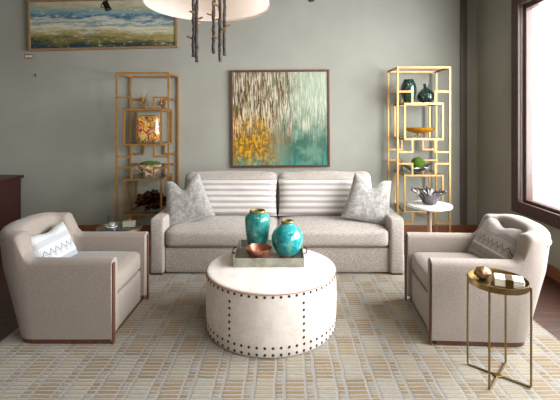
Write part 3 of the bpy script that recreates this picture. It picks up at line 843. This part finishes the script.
er, cxr, tR = etagere('tall gold lattice etagere right of the sofa, behind the marble table', 397.6, 449.8, 0, 4.8, uR,
                      [67.5, 91.6, 103.8, 139.2, 152, 163.6, 175.4, 211.4, 223], 'gold', 'matching gold lattice etageres')
el, cxl, tL = etagere('tall gold lattice etagere left of the sofa, behind the smoked-glass table', 116.6, 168.4, 0, 4.87, uL,
                      [73, 97.4, 109.4, 144.6, 156.6, 167.7, 179.6, 214.6, 226], 'gold_lifted', 'matching gold lattice etageres')
def at(px, Y): return (px-285)/400*Y
# right objects
prof = [(.045, 0), (.055, .004), (.078, .06), (.094, .13), (.098, .17), (.092, .21), (.076, .255), (.058, .285), (.055, .292), (.048, .292), (.05, .27)]
o = obj('green_vase', lathe(B(), prof, 40), 'green_glass', None, (at(408.6, 4.98), 4.98, tR[0])); tag(o, 'tall barrel-shaped dark green textured vase on the right etagere', 'vase')
prof = [(.05, 0), (.07, .005), (.10, .045), (.106, .08), (.095, .12), (.065, .155), (.036, .178), (.028, .20), (.032, .235), (.025, .235), (.022, .2)]
o = obj('green_vase', lathe(B(), prof, 40), 'green_glass', None, (at(425.9, 4.98), 4.98, tR[0])); tag(o, 'squat onion-shaped dark green vase with short neck on the right etagere', 'vase')
ab = thing('amber_bowl', 'wide shallow amber glass footed bowl on the right etagere', 'bowl', (at(419.5, 4.98), 4.98, tR[1]))
bm = lathe(B(), [(.03, .045), (.07, .05), (.13, .065), (.165, .085), (.18, .105), (.181, .118), (.172, .118), (.16, .095), (.12, .075), (.06, .062), (.003, .06)], 56,
           lambda a, r, z: (r*(1+.015*math.cos(a*14)), z))
obj('bowl', bm, 'amber', ab)
for k in range(3):
    a = k*2*PI/3+PI/2
    obj('foot', tube(B(), [(.04*math.cos(a), .04*math.sin(a), .052), (.075*math.cos(a), .075*math.sin(a), .03), (.085*math.cos(a), .085*math.sin(a), .008)], [.012, .009, .008], 10), 'amber', ab)
def boat(a, r, z):
    k = (abs(math.cos(a)))**3
    return (r*(.55+.45*abs(math.cos(a))**1.5+.0), z+.045*k*(r/.18)**2+.008*noise.noise(Vector((math.cos(a)*4, math.sin(a)*4, r*30))))
bm = lathe(B(), [(.04, 0), (.07, .004), (.12, .018), (.17, .04), (.19, .052), (.188, .057), (.165, .046), (.11, .024), (.05, .012), (.003, .010)], 64, boat)
for v in bm.verts: v.co += noise.noise_vector(v.co*40)*.004
zmin = min(v.co.z for v in bm.verts)
o = obj('boat_dish', bm, 'silver', None, (at(416.5, 4.98), 4.98, tR[2]-zmin)); tag(o, 'silver boat-shaped dish holding a moss ball on the right etagere', 'dish')
bm = rough_blob(B(), .082, (1, 1, .88), 5, .07, 9, seed=5); zmin = min(v.co.z for v in bm.verts)
o = obj('moss_ball', bm, 'moss', None, (at(418, 4.98), 4.98, tR[2]+.034-zmin)); tag(o, 'round green moss ball sitting in the silver dish', 'moss ball')
# small pyramid ornament on lowest shelf
bm = lathe(B(), [(.045, 0), (.04, .01), (.012, .06), (.004, .10), (.009, .112), (.003, .12)], 20)
o = obj('bell_ornament', bm, 'silver', None, (at(417.5, 5.05), 5.05, tR[3])); tag(o, 'small pointed silver ornament on the lower shelf of right etagere', 'ornament')
# left objects
def starburst(px, r, seed, lab, Y):
    random.seed(seed); bm = B(); bmesh.ops.create_icosphere(bm, subdivisions=2, radius=.022)
    zm = 0
    for k in range(34):
        z = 1-2*(k+.5)/34; a = k*2.39996+random.uniform(-.3, .3); q = math.sqrt(1-z*z)
        d = Vector((q*math.cos(a), q*math.sin(a), z)); L = r*random.uniform(.65, 1.05)
        if d.z < -.2: L = min(L, r*.62/abs(d.z))
        tube(bm, [d*.015, d*L*.5, d*L], [.0040, .0032, .001], 6)
    zm = min(v.co.z for v in bm.verts)
    o = obj('starburst_sculpture', bm, 'gold', None, (at(px, Y), Y, tL[0]-zm)); tag(o, lab, 'sculpture', 'gold starburst sculptures on the left etagere')
starburst(142.5, .15, 1, 'larger spiky gold starburst sculpture on top shelf of left etagere, on the left', 5.0)
starburst(161, .105, 2, 'smaller spiky gold starburst sculpture at right on top shelf of left etagere', 5.14)
bm = cushion(B(), .28, .12, .335, .05, (.006, .015, .0), 14)
for v in bm.verts: v.co.x *= 1-.05*(v.co.z < -.08)
fl = thing('art_glass_vase', 'flat rounded art-glass vase swirled yellow, red and blue on the left etagere', 'vase', (at(148.5, 5.02), 5.02, tL[1]))
obj('body', bm, 'art_glass', fl, (0, 0, .168))
obj('lip', cushion(B(), .21, .075, .012, .005, (0, 0, 0), 6, (0, 0, .337)), 'amber', fl)
bm = rough_blob(B(), .125, (1.15, .75, .72), 5, .3, 2.6, seed=3)
for v in bm.verts:
    if v.co.z > .03: v.co.z = .03+(v.co.z-.03)*.25
    f = max(0, min(1, (v.co.z+.07)/.1)); v.co.x *= .55+.5*f; v.co.y *= .6+.4*f
zmin = min(v.co.z for v in bm.verts); hz = max(v.co.z for v in bm.verts)-zmin
o = obj('driftwood_bowl', bm, 'driftwood', None, (at(148.5, 5.02), 5.02, tL[2]-zmin)); tag(o, 'gnarled driftwood bowl topped with moss on the left etagere', 'bowl')
zt_ = tL[2]-zmin
bm = rough_blob(B(), .095, (1.25, .85, .34), 5, .14, 5, seed=6, cut=-.006)
o = obj('moss_mound', bm, 'moss', None, (at(150.5, 5.0), 5.0, tL[2]+hz+.004)); tag(o, 'low mound of bright green moss in the driftwood bowl', 'moss')
random.seed(21); bm = rough_blob(B(), .10, (1.3, .8, .75), 5, .5, 2.6, seed=8)
for k in range(13):
    a = random.uniform(0, 2*PI); p = Vector((random.uniform(-.07, .07), random.uniform(-.03, .03), random.uniform(-.02, .04))); pts = [p]; d = Vector((math.cos(a)*1.4, math.sin(a)*.7, random.uniform(-.1, .8))).normalized()
    for q in range(7):
        d = (d+Vector((random.uniform(-.5, .5), random.uniform(-.4, .4), random.uniform(-.5, .45)))).normalized(); pts.append(pts[-1]+d*.024)
    tube(bm, pts, [.03, .028, .026, .022, .022, .016, .014, .008], 8)
for v in bm.verts:
    v.co = v.co*1.15+noise.noise_vector(v.co*22)*.016
    v.co.y = max(-.13, min(.13, v.co.y)); v.co.x = max(-.2, min(.2, v.co.x))
zmin = min(v.co.z for v in bm.verts)
o = obj('root_sculpture', bm, 'bronze', None, (at(151.5, 5.05), 5.05, tL[3]-zmin)); tag(o, 'dark bronze knotted root sculpture on the lowest shelf of the left etagere', 'sculpture')

# ------------------------------------------------------------------ lights, world, camera
def area(name, loc, rot, sx, sy, e, c=(1, 1, 1)):
    l = bpy.data.lights.new(name, 'AREA'); l.shape = 'RECTANGLE'; l.size = sx; l.size_y = sy; l.energy = e; l.color = c
    o = bpy.data.objects.new(name, l); o.location = loc; o.rotation_euler = rot; link(o); return o
area('daylight', (WX+.35, 2.6, 1.9), (0, R(78), 0), 2.4, 3.4, 300, (.93, .97, 1))
area('daylight', (WX+.35, -.3, 1.9), (0, R(78), R(-20)), 2.2, 1.6, 105, (.95, .98, 1))
def spot(name, loc, target, e, c, ang=70, size=.05):
    l = bpy.data.lights.new(name, 'SPOT'); l.energy = e; l.color = c; l.spot_size = R(ang); l.spot_blend = .8; l.shadow_soft_size = size
    o = bpy.data.objects.new(name, l); o.location = loc
    o.rotation_euler = (Vector(target)-Vector(loc)).to_track_quat('-Z', 'Y').to_euler(); link(o)
p = bpy.data.lights.new('chandelier_lamp', 'POINT'); p.energy = 1.5; p.color = (1, .86, .72); p.shadow_soft_size = .06
po = bpy.data.objects.new('chandelier_lamp', p); po.location = (ch.location.x, CD, 2.37); link(po)
spot('shop_spot', (.3, 1.2, 3.1), (-.1, 3.1, .4), 30, (1, .93, .84), 80, .12)
spot('shop_spot', (-1.6, 1.0, 3.1), (-1.3, 3.4, .4), 8, (1, .93, .84), 80, .12)
spot('shop_spot', (1.6, 1.6, 3.1), (.3, 4.4, .6), 25, (1, .93, .84), 80, .12)

for sx in (-2.6, -1.0, .6, 2.0):
    spot('wall_fill_spot', (sx+.3, 3.6, 3.12), (sx, 5.3, .6), 10, (1, .95, .88), 85, .06)  # unseen spots added to brighten the back wall

w = bpy.data.worlds.new('World'); scene.world = w; w.use_nodes = True
bg = w.node_tree.nodes['Background']; bg.inputs[0].default_value = (.93, .97, 1, 1); bg.inputs[1].default_value = 1.3

cd = bpy.data.cameras.new('Camera'); cam = bpy.data.objects.new('Camera', cd); link(cam)
cam.location = (0, 0, 1.5); cam.rotation_euler = (PI/2, 0, 0)
cd.sensor_fit = 'HORIZONTAL'; cd.sensor_width = 36; cd.lens = 36*400/560
cd.shift_x = -5/560; cd.shift_y = -79/560; cd.clip_start = .05
scene.camera = cam
vs = scene.view_settings
vs.view_transform = 'Standard'; vs.look = 'None'; vs.exposure = .72; vs.gamma = 1; vs.use_curve_mapping = False
